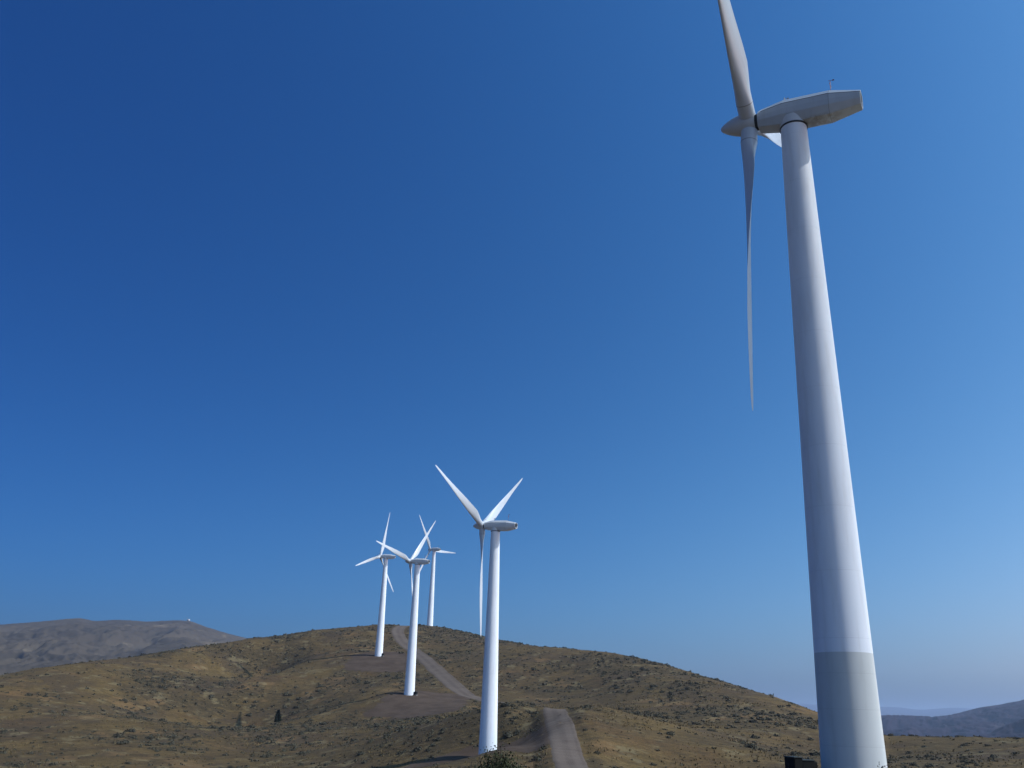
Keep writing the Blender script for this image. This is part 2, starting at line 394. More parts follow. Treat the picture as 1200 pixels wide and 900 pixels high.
# gravel road: one draped strip with two paler wheel tracks
def strip(name, pts, width, m, lift=.10, seed=0):
    T = np.gradient(pts, axis=0); T /= np.linalg.norm(T, axis=1)[:, None]; Nn = np.c_[T[:, 1], -T[:, 0]]
    off = np.linspace(-1, 1, 15); n = len(pts); s = np.arange(n) * .5
    wide = 1 + .32 * sstep(430, 520, pts[:, 1])
    wl = wide * width / 2 * (1 + .14 * fbm(s * 2.0, s * 0 + seed + .37, 11, 4, 5, .7)); wr = wide * width / 2 * (1 + .14 * fbm(s * 2.0, s * 0 + seed + 40.41, 11, 4, 6, .7))
    P = []; tr = []
    for o in off:
        w = np.where(o < 0, wl, wr); q = pts + Nn * (w * o)[:, None]
        P.append(np.c_[q, zfun(q[:, 0], q[:, 1]) + (lift if abs(o) < .95 else -.15)]); tr.append(np.full(n, 1.0 if .25 < abs(o) < .6 else 0))
    P = np.stack(P, 1).reshape(-1, 3); k = len(off)
    f = np.array([(i * k + j, i * k + j + 1, (i + 1) * k + j + 1, (i + 1) * k + j) for i in range(n - 1) for j in range(k - 1)])
    me = mesh_np(name, P, f[:, ::-1])
    at = me.attributes.new('track', 'FLOAT', 'POINT'); at.data.foreach_set('value', np.stack(tr, 1).astype(np.float32).ravel())
    o = link(name, me, m); o['kind'] = 'structure'; return o
strip('road', road, 8.0, M_ROAD)

def inside(poly, x, y):
    poly = np.asarray(poly); c = np.zeros(np.shape(x), bool); j = len(poly) - 1
    for i in range(len(poly)):
        a, b = poly[i], poly[j]
        with np.errstate(divide='ignore', invalid='ignore'):
            cr = ((a[1] > y) != (b[1] > y)) & (x < (b[0] - a[0]) * (y - a[1]) / (b[1] - a[1] + 1e-12) + a[0])
        c ^= cr; j = i
    return c
PADS = []
def pad(poly, cell=.6, lift=.05, seed=0, m=None):
    poly = np.array(poly); lo = poly.min(0) - 6; hi = poly.max(0) + 6
    xs = np.arange(lo[0], hi[0], cell); ys = np.arange(lo[1], hi[1], cell)
    X, Y = np.meshgrid(xs, ys, indexing='ij')
    jx = 6 * fbm(X, Y, 9, 4, 81 + seed, .75); jy = 6 * fbm(X, Y, 9, 4, 91 + seed, .75)
    I = inside(poly, X + jx, Y + jy); I = I[:-1, :-1]
    idx = np.arange(X.size).reshape(X.shape)
    f = np.stack([idx[:-1, :-1], idx[1:, :-1], idx[1:, 1:], idx[:-1, 1:]], -1)[I]
    P = np.c_[X.ravel(), Y.ravel(), zfun(X.ravel(), Y.ravel()) + lift]
    used, inv = np.unique(f, return_inverse=True)
    me = mesh_np('gravel_pad', P[used], inv.reshape(f.shape))
    o = link('gravel_pad', me, m or M_PAD); o['kind'] = 'structure'; PADS.append(poly); return o
def pix_poly(pp, **k): return [hit(px, py, **k)[:2] for px, py in pp]
pad(pix_poly([(400, 786), (404, 776), (412, 769), (430, 765), (445, 763), (462, 764), (478, 768), (488, 774), (484, 783), (470, 787), (440, 788)]), seed=1)
pad(pix_poly([(428, 838), (438, 826), (452, 817), (470, 812), (486, 810), (515, 812), (545, 815), (552, 819), (540, 832), (515, 838), (470, 843)]), seed=2)
pad([TURB['bush'][:2] + np.array(q) for q in [(-27, -14), (-24, 2), (-10, 9), (6, 10), (14, 2), (19, -14), (21, -34), (12, -44), (-4, -40), (-20, -30)]], seed=3)
pad([TURB['crest'][:2] + np.array(q) for q in [(-9, -8), (-8, 6), (4, 9), (18, 4), (16, -14), (2, -12)]], seed=4)
pad([TURB['front'][:2] + np.array(q) for q in [(-16, -10), (-14, 10), (2, 15), (14, 8), (13, -8), (0, -14)]], seed=5)
def on_bare(x, y):
    b = road_dist(x, y) < np.where(y > 450, 6.0, 5.0)
    for p in PADS: b |= inside(p, x, y)
    return b

# ------------------------------------------------------------------ far hills
def ridge(name, sky, D, Dfront, zb, m, seed, relief, naz=420, nt=120, gully=60):
    r = np.array([ray(px, py) for px, py in sky]); az = np.arctan2(r[:, 0], r[:, 1]); el = r[:, 2]
    a = np.linspace(az[0], az[-1], naz); e = np.interp(a, az, el)
    k = np.ones(7) / 7; e = np.convolve(np.pad(e, 3, mode='edge'), k, 'valid')
    t = np.r_[np.linspace(0, 1, nt), np.linspace(1.03, 1.7, 20)]
    A2, T2 = np.meshgrid(a, t, indexing='ij'); Dg = Dfront + (D - Dfront) * T2
    X, Y = np.sin(A2) * Dg, np.cos(A2) * Dg
    zc = (e * D)[:, None] + .015 * relief * fbm(X, Y, gully * .4, 3, seed + 5)
    s = np.where(T2 <= 1, T2 * (1.25 - .25 * T2), 1 - 1.3 * (T2 - 1) ** 1.0)
    wx = X + 120 * fbm(X, Y, gully * 5, 2, seed + 9); rough = .22 - np.abs(fbm(wx, Y * .55, gully * 5, 6, seed, .55))
    z = zb + (zc - zb) * s + relief * rough * np.clip(T2 * 4, 0, 1) * np.clip((1 - T2) * 3.0, 0, 1)
    n1, n2 = X.shape; idx = np.arange(X.size).reshape(n1, n2)
    f = np.stack([idx[:-1, :-1], idx[:-1, 1:], idx[1:, 1:], idx[1:, :-1]], -1).reshape(-1, 4)
    o = link(name, mesh_np(name, np.c_[X.ravel(), Y.ravel(), z.ravel()], f), m); o['kind'] = 'structure'; return o
M_H1 = hill_material('brown_far_slope', (.044, .036, .027), (.062, .050, .036), (.120, .098, .07), .0028)
M_H2 = hill_material('purple_brown_far_slope', (.014, .010, .018), (.022, .015, .022), (.046, .034, .036), .0022)
LEFT_SKY = [(-900, 790), (-500, 752), (-200, 738), (0, 732), (40, 729), (70, 726), (93, 724), (110, 728), (135, 726.5), (155, 727), (170, 728.5), (205, 727), (222, 727.5), (240, 734), (262, 741), (293, 749), (340, 760), (420, 780), (600, 835)]
ridge('hills', LEFT_SKY, 4600, 1900, -60, M_H1, 101, 110, naz=700, nt=220)
ridge('hills', [(880, 862), (960, 842), (1036, 838.5), (1050, 838.6), (1095, 840.5), (1110, 839), (1128, 834.5), (1146, 829.5), (1170, 826), (1200, 820), (1300, 800), (1420, 792), (1650, 800)], 6200, 3900, -60, M_H2, 111, 150, naz=600, nt=200)
ridge('hills', [(1090, 885), (1140, 868), (1155, 862), (1170, 855), (1185, 848), (1200, 842), (1240, 826), (1300, 812), (1420, 805), (1600, 818)], 3900, 2600, -60, M_H2, 121, 110, naz=500, nt=160)
ridge('mountains', [(500, 842), (700, 834), (850, 825), (940, 824.5), (958, 826), (1000, 829), (1036, 828), (1056, 829), (1077, 832), (1098, 830.5), (1119, 829), (1140, 830.5), (1200, 834), (1400, 842), (1600, 850)], 21000, 16000, -60, M_H2, 131, 120, gully=200)

# ------------------------------------------------------------------ wind turbines
ROTC = (0, OV * math.cos(TILT), H + OV * math.sin(TILT))
def tower_mesh(name, z0, z1, r0=2.66, r1=1.36):
    rr = lambda z: r0 + (r1 - r0) * np.clip(z / (H - 1.85), -.05, 1)
    zs = np.linspace(z0, z1, max(3, int((z1 - z0) / 3)))
    return loft(name, [circ(rr(z), z, 64) for z in zs], cap=False)
TOP = H - 1.85
me_tower = tower_mesh('tower', -2.0, TOP)
def nac_ring(u, zt, zb, w):
    zs = zt - .27 * (zt - zb); zl = zb + .30 * (zt - zb)
    half = [(0, zt), (.30 * w, zt), (.60 * w, zt - .02), (.99 * w, zs), (w, (zs + zl) / 2), (.96 * w, zl), (.62 * w, zb), (.3 * w, zb)]
    pts = half + [(0, zb)] + [(-x, z) for x, z in half[:0:-1]]
    return [(x, u, z) for x, z in pts]
NAC = [(3.6, .98, -1.05, 1.08), (3.2, 1.1, -1.15, 1.16), (.8, 1.55, -1.5, 1.46), (-4.0, 1.52, -1.5, 1.46), (-7.15, .88, -.85, 1.0)]
def nacelle_mesh():
    rings = [nac_ring(*q) for q in NAC]
    lip = nac_ring(-7.15, .74, -.71, .87); inner = nac_ring(-6.4, .74, -.71, .87)
    me = loft('nacelle', rings + [lip, inner], smooth=False)
    return me
me_nac = nacelle_mesh()
def seam_mesh():
    bm = bmesh.new()
    for s in (-1, 1):
        P = [Vector((s * w * .985, u, zt - .27 * (zt - zb) + .02)) for u, zt, zb, w in NAC]
        for a, b in zip(P[1:], P[2:]): bm_cyl(bm, a, b, .028, n=6)
    P = nac_ring(-4.0, 1.525, -1.5, 1.463)
    for a, b in zip(P, P[1:] + P[:1]): bm_cyl(bm, a, b, .012, n=5)
    return bm_mesh(bm, 'seam_strip')
me_seam = seam_mesh()
def tail_mesh():
    bm = bmesh.new()
    for z in (-.5, -.25, 0, .25, .5): bm_box(bm, (0, -6.75, z), (1.6, .25, .05))
    return bm_mesh(bm, 'tail_grille')
me_tail = tail_mesh()
def mast_mesh(h):
    bm = bmesh.new(); bm_cyl(bm, (0, 0, -.05), (0, 0, h), .035, n=8)
    bm_cyl(bm, (-.28, 0, h * .62), (.28, 0, h * .62), .025, n=6)
    for x in (-.28, .28):
        bm_cyl(bm, (x, 0, h * .62), (x, 0, h * .62 + .22), .03, n=6)
        bmesh.ops.create_icosphere(bm, subdivisions=1, radius=.075, matrix=Matrix.Translation((x, 0, h * .62 + .25)))
    bm_cyl(bm, (0, -.3, h * .98), (0, .2, h), .025, n=6); bm_box(bm, (0, -.32, h * .99), (.02, .2, .16))
    return bm_mesh(bm, 'weather_mast')
me_mast = mast_mesh(2.1); me_mast2 = mast_mesh(.9)
def spin(prof, n=40):  # revolve (u, r) around +Y
    return [[(r * math.cos(2 * math.pi * i / n), u, r * math.sin(2 * math.pi * i / n)) for i in range(n)] for u, r in prof]
me_spin = loft('spinner', spin([(-.75, 1.12), (-.4, 1.24), (0, 1.29), (.5, 1.27), (1.1, 1.17), (1.7, 1.0), (2.25, .78), (2.7, .54), (3.0, .34), (3.15, .18), (3.2, .03)]))
me_gap = loft('bearing_ring', spin([(-1.18, .9), (-.74, .9)], 32))
me_neck = loft('yaw_neck', [circ(1.40, TOP + .12, 48), circ(1.40, H - .7, 48)])
me_yaw = loft('yaw_ring', [circ(1.41, TOP - .03, 48), circ(1.47, TOP, 48), circ(1.47, TOP + .13, 48), circ(1.41, TOP + .15, 48)])
def blade_mesh(bend=0.0, k=1.0):
    st = [(1.0, 1.8, 1.8, 0, 0), (2.6, 1.8, 1.8, 0, 0), (3.4, 1.9, 1.62, 20, .3), (4.8, 2.35, 1.22, 19, .75), (6.4, 2.75, .92, 16, 1), (8.2, 2.75, .72, 12.5, 1), (11, 2.45, .56, 9, 1), (15, 2.05, .42, 6, 1), (19, 1.68, .32, 4, 1),
          (23, 1.34, .24, 2.5, 1), (27, 1.02, .17, 1.5, 1), (30, .78, .12, 1, 1), (32, .58, .085, .6, 1), (33.1, .38, .05, .4, 1), (33.46, .16, .03, .4, 1)]
    n = 32; rings = []
    for r, c, th, tw, bl in st:
        ring = []; c = c * (1 - .08 * bl) * (1 + .22 * min(1, max(0, (r - 9) / 8))); ta = -rad(float(np.interp(r, (2.6, 3.4, 4.8, 6.4, 8.2, 11, 15, 19, 23, 27, 34), (38, 37, 36, 34, 30, 23, 13, 4, -2, -5, -7))))
        for i in range(n):
            t = 2 * math.pi * i / n
            xc, yc = .5 * math.cos(t), .5 * math.sin(t)               # circle
            s = .5 - .5 * math.cos(t)                                 # 0 leading .. 1 trailing
            yt = 5 * .2 * (.2969 * math.sqrt(s) - .126 * s - .3516 * s * s + .2843 * s ** 3 - .1015 * s ** 4)
            xa, ya = (.32 - s), (yt if math.sin(t) >= 0 else -yt * .75) / .2
            # leading edge towards -X
            x = (1 - bl) * (-xc) * c + bl * (-xa) * c
            y = (1 - bl) * yc * th + bl * ya * th * 1.0
            ring.append(((x * math.cos(ta) - y * math.sin(ta)), x * math.sin(ta) + y * math.cos(ta) - bend * (r / 33.46) ** 2, r * k))
        rings.append(ring)
    return loft('blade', rings)
me_blade = blade_mesh()
me_root = loft('root_joint', [circ(.915, 2.45, 40), circ(.915, 2.52, 40)])
for me, m in ((me_tower, M_TOWER), (me_nac, M_NACW), (me_seam, M_DARK), (me_tail, M_DARK), (me_mast, M_RED), (me_mast2, M_GREY), (me_spin, M_NACW), (me_gap, M_DARK), (me_neck, M_NACW), (me_yaw, M_DARK), (me_blade, M_BLADE), (me_root, M_GREY)):
    me.materials.append(m)
def turbine_proto():
    root = bpy.data.objects.new('wind_turbine', None); COL.objects.link(root)
    link('tower', me_tower, parent=root)
    nac = link('nacelle', me_nac, parent=root); nac.matrix_basis = Matrix.Translation((0, 0, H)) @ Matrix.Rotation(TILT, 4, 'X')
    bv = nac.modifiers.new('soft_edges', 'BEVEL'); bv.width = .06; bv.segments = 2; bv.limit_method = 'ANGLE'; bv.angle_limit = rad(12)
    link('seam_strip', me_seam, parent=nac); link('tail_grille', me_tail, parent=nac)
    a = link('weather_mast', me_mast, parent=nac); a.location = (.35, -4.0, 1.5)
    a = link('weather_mast', me_mast2, parent=nac); a.location = (.2, .8, 1.53)
    link('yaw_neck', me_neck, parent=root); link('yaw_ring', me_yaw, parent=root)
    sp = link('spinner', me_spin, parent=root); sp.matrix_basis = Matrix.Translation(ROTC) @ Matrix.Rotation(TILT, 4, 'X')
    link('bearing_ring', me_gap, parent=sp)
    for k in range(3):
        b = link('blade', me_blade, parent=root); link('root_joint', me_root, parent=b)
    return root
def copy_tree(o, parent=None):
    c = o.copy(); COL.objects.link(c); c.parent = parent
    for ch in list(o.children): copy_tree(ch, c)
    return c
def pose_turbine(root, key, label):
    x, y, z, yaw, ph = TURB[key]
    root.location = (x, y, z); root.rotation_euler = (0, 0, -yaw)
    a = Vector((0, math.cos(TILT), math.sin(TILT))); rr = Vector((1, 0, 0)); up = rr.cross(a)
    for k, b in enumerate([c for c in root.children if c.name.startswith('blade')]):
        t = ph + k * 2 * math.pi / 3
        d = -math.cos(t) * up + math.sin(t) * rr; xb = a.cross(d)
        b.matrix_basis = Matrix.Translation(ROTC) @ Matrix(((xb.x, a.x, d.x, 0), (xb.y, a.y, d.y, 0), (xb.z, a.z, d.z, 0), (0, 0, 0, 1)))
    tag(root, label, 'wind turbine', 'wind turbines along the ridge')
proto = turbine_proto()
roots = {}
for key, label in (('front', 'towering white wind turbine with grey-green lower tower beside a dark transformer box'),
                   ('bush', 'white wind turbine with a leafy dark bush before its foot, beside the gravel road'),
                   ('bench', 'white wind turbine on the lower bare bench, its long shadow reaching the lone conifer'),
                   ('upper', 'white wind turbine on the upper bare bench, one blade almost straight up'),
                   ('crest', 'smallest white wind turbine, on the very crest of the hill against the sky')):
    r = proto if key == 'front' else copy_tree(proto)
    roots[key] = r; pose_turbine(r, key, label)
me_bend = blade_mesh(.65, 1.02); me_bend.materials.append(M_BLADE)       # its blades flex a little downwind
for c in proto.children:
    if c.name.startswith('blade'): c.data = me_bend
# the front turbine: lower tower in grey-green coating, stained nacelle
fx, fy, fz = TURB['front'][:3]
hb = min(np.arange(4, 20, .05), key=lambda h: abs(project(np.array([fx, fy, fz + h]))[1] - 766))
tw = [c for c in proto.children if c.name.startswith('tower')][0]
tw.data = tower_mesh('tower_upper', hb, TOP); tw.data.materials.append(M_TOWER)
bs = link('base_section', tower_mesh('base_section', -2.0, hb + .0), M_BASE, parent=tw); bs['label'] = 'matt grey-green lower tower section'
for c in proto.children:
    if c.name.startswith('nacelle'):
        c.data = me_nac.copy(); c.data.materials.clear(); c.data.materials.append(M_NAC)

# ------------------------------------------------------------------ transformer boxes beside the towers
def transformer_proto():
    root = bpy.data.objects.new('transformer_box', None); COL.objects.link(root)
    bm = bmesh.new(); bm_box(bm, (0, .35, .85), (1.95, 1.1, 1.3)); link('tank', bm_mesh(bm, 'tank', .03), M_BOX, root)
    bm = bmesh.new(); bm_box(bm, (0, -.62, .95), (2.1, .75, 1.5)); cb = link('cable_cabinet', bm_mesh(bm, 'cable_cabinet', .03), M_BOX, root)
    bm = bmesh.new()
    for x in (-.5, .5): bm_box(bm, (x, -1.01, .95), (.92, .03, 1.36))
    bm_box(bm, (.06, -1.04, 1.0), (.04, .04, .25)); link('door', bm_mesh(bm, 'door'), M_BOX, cb)
    bm = bmesh.new(); bm_box(bm, (0, -.62, 1.74), (2.2, .86, .08)); link('lid', bm_mesh(bm, 'lid', .02), M_BOXTOP, root)
    bm = bmesh.new(); bm_box(bm, (0, .36, 1.54), (2.05, 1.16, .07)); link('lid', bm_mesh(bm, 'lid', .02), M_BOXTOP, root)
    bm = bmesh.new()
    for i in range(11): bm_box(bm, (-.85 + i * .17, 1.06, .85), (.03, .3, 1.1))
    link('cooling_fins', bm_mesh(bm, 'cooling_fins'), M_BOX, root)
    bm = bmesh.new(); bm_box(bm, (0, 0, .0), (2.7, 2.6, .45)); link('plinth', bm_mesh(bm, 'plinth', .03), plain('concrete', (.11, .105, .10), .9), root)
    return root
tp = transformer_proto()
p = atD(937, 886.6, 84.5)
TR = [((p[0], p[1], p[2] - 1.78), rad(-82), 'dark green transformer box beside the grey-green tower base'),
      (None, rad(70), 'dark transformer box at the foot of the turbine on the lower bare bench', (486.5, 812)),
      (None, rad(70), 'dark transformer box at the foot of the turbine on the upper bare bench', (448, 767)),
      (None, rad(70), 'dark transformer box on the skyline beside the crest turbine', (491.5, 733.2))]
for k, q in enumerate(TR):
    o = tp if k == 0 else copy_tree(tp)
    loc = q[0]
    if loc is None:
        key = ('bench', 'upper', 'crest')[k - 1]; bx, by, bz = TURB[key][:3]
        r = ray(*q[3]); D = math.hypot(bx, by) - 1.0
        loc = (r[0] * D, r[1] * D, zf(r[0] * D, r[1] * D) + .05)
    o.location = loc; o.rotation_euler = (0, 0, q[1])
    if not k: o.scale = (.92, .92, 1.0)
    tag(o, q[2], 'transformer', 'transformer boxes at the towers')

# ------------------------------------------------------------------ plants
def clump(n, rng, flat=.7, leaf=.22, core=.35, up=.4):
    """many small leaf triangles/quads through a squashed dome; returns verts, quads (unit radius)"""
    d = rng.normal(size=(n, 3)); d[:, 2] = np.abs(d[:, 2]); d /= np.linalg.norm(d, axis=1)[:, None]
    r = core + (1 - core) * rng.random(n) ** .6
    lob = 1 + .28 * np.sin(3 * np.arctan2(d[:, 1], d[:, 0]) + rng.random() * 6) * (1 - d[:, 2]) + .15 * rng.normal(size=n)
    c = d * (r * lob)[:, None]; c[:, 2] *= flat
    nr = d + rng.normal(size=(n, 3)) * .6; nr[:, 2] += up; nr /= np.linalg.norm(nr, axis=1)[:, None]
    t = np.cross(nr, rng.normal(size=(n, 3))); t /= np.linalg.norm(t, axis=1)[:, None]; b = np.cross(nr, t)
    s = (leaf * (.6 + .8 * rng.random(n)))[:, None]
    v = np.stack([c - t * s - b * s * .6, c + t * s * .7 - b * s * .7, c + t * s + b * s * .6, c - t * s * .6 + b * s * .8], 1)
    return v.reshape(-1, 3), np.arange(4 * n).reshape(-1, 4)
def scatter(name, variants, xs, ys, sz, m, label, cat, sink=.05, hs=None):
    VV = []; FF = []; o = 0
    zz = zfun(xs, ys); th = RNG.random(len(xs)) * 6.283; kk = RNG.integers(0, len(variants), len(xs))
    for i in range(len(xs)):
        v, f = variants[kk[i]]; c, s = math.cos(th[i]) * sz[i], math.sin(th[i]) * sz[i]
        h = sz[i] * (1 if hs is None else hs[i])
        VV.append(np.c_[v[:, 0] * c - v[:, 1] * s + xs[i], v[:, 0] * s + v[:, 1] * c + ys[i], v[:, 2] * h + zz[i] - sink]); FF.append(f + o); o += len(v)
    ob = link(name, mesh_np(name, np.vstack(VV), np.vstack(FF), False), m); ob['kind'] = 'stuff'; tag(ob, label, cat); return ob

# sagebrush over the hillside: random spots kept by the brush mask
NS = 90000
a = RNG.uniform(rad(-34), rad(34), NS); D = np.sqrt(RNG.uniform(150 ** 2, 840 ** 2, NS))
x, y = np.sin(a) * D, np.cos(a) * D
dens = .10 + .90 * sage_mask(x, y) ** 1.2
keep = (RNG.random(NS) < dens * .46) & ~on_bare(x, y)
for t in TURB.values(): keep &= np.hypot(x - t[0], y - t[1]) > 7
x, y = x[keep], y[keep]
sz = np.exp(RNG.normal(-.5, .42, len(x))).clip(.28, 1.8)
# the 300 that show largest become things of their own
z = zfun(x, y); px, py, dp = project(np.c_[x, y, z + sz * .5])
big = np.argsort(-sz / dp); mine = []
for i in big:
    if len(mine) >= 290: break
    if not (5 < px[i] < 1195 and 715 < py[i] < 897): continue
    P = np.array([x[i], y[i], z[i] + sz[i] * .6]); t = np.linspace(.05, .985, 160)
    if (zfun(P[0] * t, P[1] * t) > P[2] * t).any(): continue
    mine.append(i)
rest = np.setdiff1d(np.arange(len(x)), mine)
small = [clump(34, np.random.default_rng(k), .72, .26) for k in range(8)]
scatter('sagebrush_cover', small, x[rest], y[rest], sz[rest], M_SAGE, 'grey-green sagebrush covering the dry hillside', 'sagebrush')
NK = 70000
a = RNG.uniform(rad(-34), rad(34), NK); D = np.sqrt(RNG.uniform(120 ** 2, 780 ** 2, NK)); x2, y2 = np.sin(a) * D, np.cos(a) * D
k2 = ~on_bare(x2, y2) & (RNG.random(NK) < .10 + .55 * sage_mask(x2, y2) * sstep(-.25, .35, fbm(x2, y2, 9, 3, 131)))
x2, y2 = x2[k2], y2[k2]
scatter('low_scrub', [clump(12, np.random.default_rng(70 + k), .7, .38) for k in range(8)], x2, y2, np.exp(RNG.normal(-1.15, .3, len(x2))).clip(.18, .6), M_SCRUB, 'small low scrub dotted between the sagebrush', 'scrub')
large = []
for k in range(6):
    v, f = clump(220, np.random.default_rng(50 + k), .74, .13, .25); me = mesh_np('sagebrush_shrub', v, f, False); me.materials.append(M_SAGE); large.append(me)
for n, i in enumerate(mine):
    o = link('sagebrush_shrub', large[n % 6]); o.location = (x[i], y[i], z[i] - .06); o.rotation_euler = (0, 0, RNG.random() * 6.28); o.scale = (sz[i],) * 3
    tag(o, 'low grey-green sagebrush clump rooted in the dry grass of the slope', 'sagebrush', 'sagebrush clumps on the near slopes')
# dry grass tufts on the nearer slopes
NG = 34000
a = RNG.uniform(rad(-33), rad(33), NG); D = np.sqrt(RNG.uniform(60 ** 2, 480 ** 2, NG)); gx, gy = np.sin(a) * D, np.cos(a) * D
k = ~on_bare(gx, gy) & (RNG.random(NG) < .9 * sstep(-.1, .4, fbm(gx, gy, 18, 3, 97))); gx, gy = gx[k], gy[k]
def tuft(rng, n=7):
    V_ = []; F_ = []
    for i in range(n):
        t = rng.random() * 6.28; b = rng.normal(size=2) * .25; l = .6 + .5 * rng.random(); d = np.array([math.cos(t), math.sin(t)])
        w = np.array([-d[1], d[0]]) * .16; o = len(V_)
        V_ += [(*(b - w), 0), (*(b + w), 0), (*(b + d * .35 * l + w * .5), l), (*(b + d * .35 * l - w * .5), l)]; F_.append((o, o + 1, o + 2, o + 3))
    return np.array(V_), np.array(F_)
scatter('dry_grass', [tuft(np.random.default_rng(k)) for k in range(8)], gx, gy, RNG.uniform(.25, .6, len(gx)), M_GRASS, 'tufts of straw-coloured dry grass on the hillside', 'dry grass')

def bush(px, py, D, w, h, label, n, seed):
    r = ray(px, py) * D; gz = zf(r[0], r[1]); rng = np.random.default_rng(seed)
    VV = []; FF = []; o = 0
    for k in range(9):
        v, f = clump(int(n * 2.2), rng, .95, .036, .15)
        sc = w * (.24 + .16 * rng.random()); off = rng.normal(size=3) * np.array([w * .26, w * .2, 0])
        hh = (h - .1) * (1 - .55 * min(1, abs(off[0]) / (w * .5))) * (.75 + .25 * rng.random())
        v = v * np.array([sc, sc, hh * .62]) + np.array([off[0], off[1], hh * .3]); VV.append(v); FF.append(f + o); o += len(v)
    v, f = clump(int(n * 2.2), rng, 1, .04, .1); v = v * np.array([w * .34, w * .3, h * .55]) + np.array([0, 0, h * .38]); VV.append(v); FF.append(f + o)
    root = bpy.data.objects.new('bush', None); COL.objects.link(root); root.location = (r[0], r[1], gz - .05)
    link('foliage', mesh_np('foliage', np.vstack(VV), np.vstack(FF), False), M_BUSH, root)
    bm = bmesh.new()
    for k in range(14):
        t = rng.random() * 6.28; e = (math.cos(t) * w * .36 * rng.random(), math.sin(t) * w * .3 * rng.random(), h * (.55 + .45 * rng.random()))
        bm_cyl(bm, (math.cos(t) * .08, math.sin(t) * .08, 0), e, .03, .008, 5)
    link('stems', bm_mesh(bm, 'stems'), M_BARK, root)
    tag(root, label, 'bush'); return root
bush(584, 869, 52, 3.4, 2.7, 'dark leafy bush hiding the foot of the turbine by the road', 420, 3)
bush(555, 890, 50, 1.2, 1.75, 'low dark bush beside the leafy bush at the tower foot', 260, 4)
bush(631, 887, 50, .9, 2.1, 'small dark bush standing at the edge of the gravel road', 260, 5)

# lone conifer at the tip of a turbine shadow
def conifer():
    r = ray(325, 846.5); D = 500.0; x, y = r[0] * D, r[1] * D
    h = hit(325, 846.5); x, y = h[0], h[1]; D = math.hypot(x, y); k = D / 500
    root = bpy.data.objects.new('conifer_tree', None); COL.objects.link(root); root.location = (x, y, zf(x, y) - .1)
    bm = bmesh.new(); bm_cyl(bm, (0, 0, 0), (0, 0, 6.0 * k), .2, .04, 8); link('trunk', bm_mesh(bm, 'trunk'), M_BARK, root)
    rng = np.random.default_rng(9); n = 3600
    t = rng.random(n); an = rng.random(n) * 6.283; rr = (1.55 * (1 - t ** 2.2) + .1) * (.25 + .75 * rng.random(n) ** .6) * (1 + .18 * np.sin(t * 31)) * (.8 + .2 * np.sin(an * 3 + t * 5))
    c = np.c_[np.cos(an) * rr, np.sin(an) * rr, 0.3 + t * 5.7] * k
    d = np.c_[np.cos(an), np.sin(an), rng.normal(size=n) * .4 - .2]; s = np.cross(d, rng.normal(size=(n, 3))); s /= np.linalg.norm(s, axis=1)[:, None]
    v = np.stack([c - s * .1, c + s * .1, c + d * .45 + s * .05, c + d * .45 - s * .05], 1).reshape(-1, 3)
    link('crown', mesh_np('crown', v, np.arange(4 * n).reshape(-1, 4), False), M_PINE, root)
    tag(root, 'lone dark conifer on the open slope below the turbine benches', 'tree')
conifer()
# tall dry weed stalks in front of the front tower
def weed(px, py, D, seed, label):
    r = ray(px, py) * D; gz = zf(r[0], r[1]); h = r[2] - gz; rng = np.random.default_rng(seed)
    root = bpy.data.objects.new('weed', None); COL.objects.link(root); root.location = (r[0], r[1], gz - .03)
    bm = bmesh.new(); VV = []; FF = []; o = 0
    for k in range(7):
        t = rng.random() * 6.28; e = np.array([math.cos(t) * .25 * h * rng.random(), math.sin(t) * .2 * h, h * (.7 + .3 * rng.random())])
        bm_cyl(bm, (0, 0, 0), tuple(e), .012, .006, 5)
        for q in range(10):
            c = e * (.45 + .55 * q / 9) + rng.normal(size=3) * .03; d = rng.normal(size=3) * .05; s = rng.normal(size=3) * .03
            VV.append(np.stack([c, c + d + s, c + d * 2, c + d - s])); FF.append(np.arange(4) + o); o += 4
    link('stalks', bm_mesh(bm, 'stalks'), M_BARK, root); link('leaves', mesh_np('leaves', np.vstack(VV), np.array(FF), False), M_BUSH, root)
    tag(root, label, 'weed')
weed(1033, 891, 66, 1, 'thin tall weed in front of the grey-green tower base')
weed(1040, 894, 65, 2, 'shorter weed beside the tall one at the tower base')

# communications station on the far hilltop
def station():
    r = ray(219, 729); D = 4600; root = bpy.data.objects.new('radar_station', None); COL.objects.link(root); root.location = tuple(r * D + np.array([0, 0, -9.0]))
    bm = bmesh.new(); bm_box(bm, (-4, 0, 7), (16, 10, 11)); link('building', bm_mesh(bm, 'building', .3), plain('station_concrete', (.4, .4, .38), .8), root)
    bm = bmesh.new(); bmesh.ops.create_icosphere(bm, subdivisions=3, radius=6.5, matrix=Matrix.Translation((7, 0, 17))); bm_cyl(bm, (7, 0, -4), (7, 0, 13), 4.2, 4.2, 20); me = bm_mesh(bm, 'dome')
    for p_ in me.polygons: p_.use_smooth = True
    link('dome', me, plain('white_dome', (.26, .27, .29), .5), root)
    for xx, hh in ((-14, 24), (-30, 20), (-2, 30)):
        bm = bmesh.new()
        for q in range(3):
            t = q * 2.094; bm_cyl(bm, (xx + math.cos(t) * 1.6, math.sin(t) * 1.6, -6), (xx + math.cos(t) * .4, math.sin(t) * .4, hh), .35, .25, 6)
        for zz in range(0, hh, 5): bm_box(bm, (xx, 0, zz), (2.6 * (1 - zz / hh) + .6, 2.0 * (1 - zz / hh) + .6, .35))
        link('mast', bm_mesh(bm, 'mast'), M_GREY, root)
    tag(root, 'tiny radar station with white dome and masts on the far hilltop', 'radar station')
station()

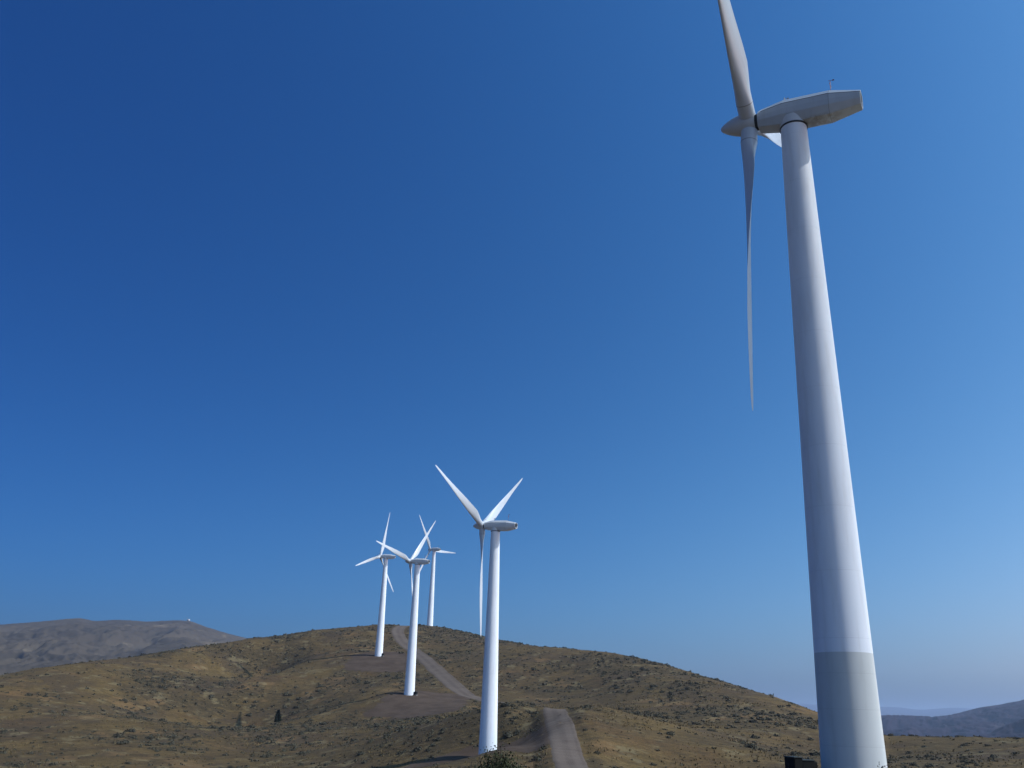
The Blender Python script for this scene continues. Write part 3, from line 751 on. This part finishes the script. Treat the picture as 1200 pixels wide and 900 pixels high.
# ------------------------------------------------------------------ haze
def haze():
    bm = bmesh.new(); z0, z1 = -90.0, 500.0; bm_box(bm, (0, 0, (z0 + z1) / 2), (62000, 62000, z1 - z0))
    m = bpy.data.materials.new('thin_air_haze'); m.use_nodes = True; nt = m.node_tree; nt.nodes.clear()
    out = N(nt, 'ShaderNodeOutputMaterial'); v = N(nt, 'ShaderNodeVolumePrincipled')
    v.inputs['Color'].default_value = (.50, .68, 1.0, 1); v.inputs['Density'].default_value = HAZE; v.inputs['Anisotropy'].default_value = .3
    L(nt, v.outputs[0], out.inputs['Volume'])
    o = link('haze', bm_mesh(bm, 'haze'), m); o['kind'] = 'stuff'; return o
HAZE = 5.2e-5
haze()

# ------------------------------------------------------------------ light
SKYFIT = ((-3.64, 0.08, 2.86, 3.84), (-1.23, 0.31, 1.375, 1.503), (-0.1, 0.84, 0.685, 0.32))
wd = bpy.data.worlds.new('World'); S.world = wd; wd.use_nodes = True
nt = wd.node_tree; bg = nt.nodes['Background']
sky = N(nt, 'ShaderNodeTexSky', sky_type='NISHITA'); sky.sun_disc = False
sky.sun_elevation = SUN_EL; sky.sun_rotation = SUN_AZ; sky.altitude = 0; sky.air_density = 1.0; sky.dust_density = 4.0; sky.ozone_density = 3.0
# clear-air response of the sky: deeper blue away from the sun, paler towards the sun and the horizon (all by world direction)
gv = N(nt, 'ShaderNodeTexCoord').outputs['Generated']
dt = N(nt, 'ShaderNodeVectorMath', operation='DOT_PRODUCT'); L(nt, gv, dt.inputs[0]); dt.inputs[1].default_value = tuple(SUN_DIR)
sz_ = N(nt, 'ShaderNodeSeparateXYZ'); L(nt, gv, sz_.inputs[0])
hz = math_(nt, 'EXPONENT', math_(nt, 'MULTIPLY', math_(nt, 'MAXIMUM', sz_.outputs[2], .055), -1 / .15))
hz2 = math_(nt, 'EXPONENT', math_(nt, 'MULTIPLY', math_(nt, 'MAXIMUM', sz_.outputs[2], .055), -1 / .4))
sr = N(nt, 'ShaderNodeSeparateColor'); L(nt, sky.outputs[0], sr.inputs[0]); cr = N(nt, 'ShaderNodeCombineColor')
for ch, (k0, k1, k2, k3) in enumerate(SKYFIT):
    e = math_(nt, 'ADD', math_(nt, 'ADD', math_(nt, 'MULTIPLY', hz, k1), k0), math_(nt, 'MULTIPLY', dt.outputs['Value'], k2))
    e = math_(nt, 'ADD', e, math_(nt, 'MULTIPLY', hz2, k3))
    L(nt, math_(nt, 'MULTIPLY', sr.outputs[ch], math_(nt, 'EXPONENT', e)), cr.inputs[ch])
L(nt, cr.outputs[0], bg.inputs['Color']); bg.inputs['Strength'].default_value = .1
sun = bpy.data.lights.new('sun', 'SUN'); sun.energy = 5.0; sun.angle = rad(.53); sun.color = (1, .98, .955)
so = bpy.data.objects.new('sun', sun); COL.objects.link(so)
so.rotation_euler = Vector(SUN_DIR).to_track_quat('Z', 'Y').to_euler()
S.view_settings.view_transform = 'Standard'; S.view_settings.look = 'None'; S.view_settings.gamma = 1; S.view_settings.exposure = 0; S.view_settings.use_curve_mapping = False
S.cycles.use_denoising = True; S.cycles.volume_bounces = 0; S.cycles.max_bounces = 6; S.cycles.transparent_max_bounces = 8
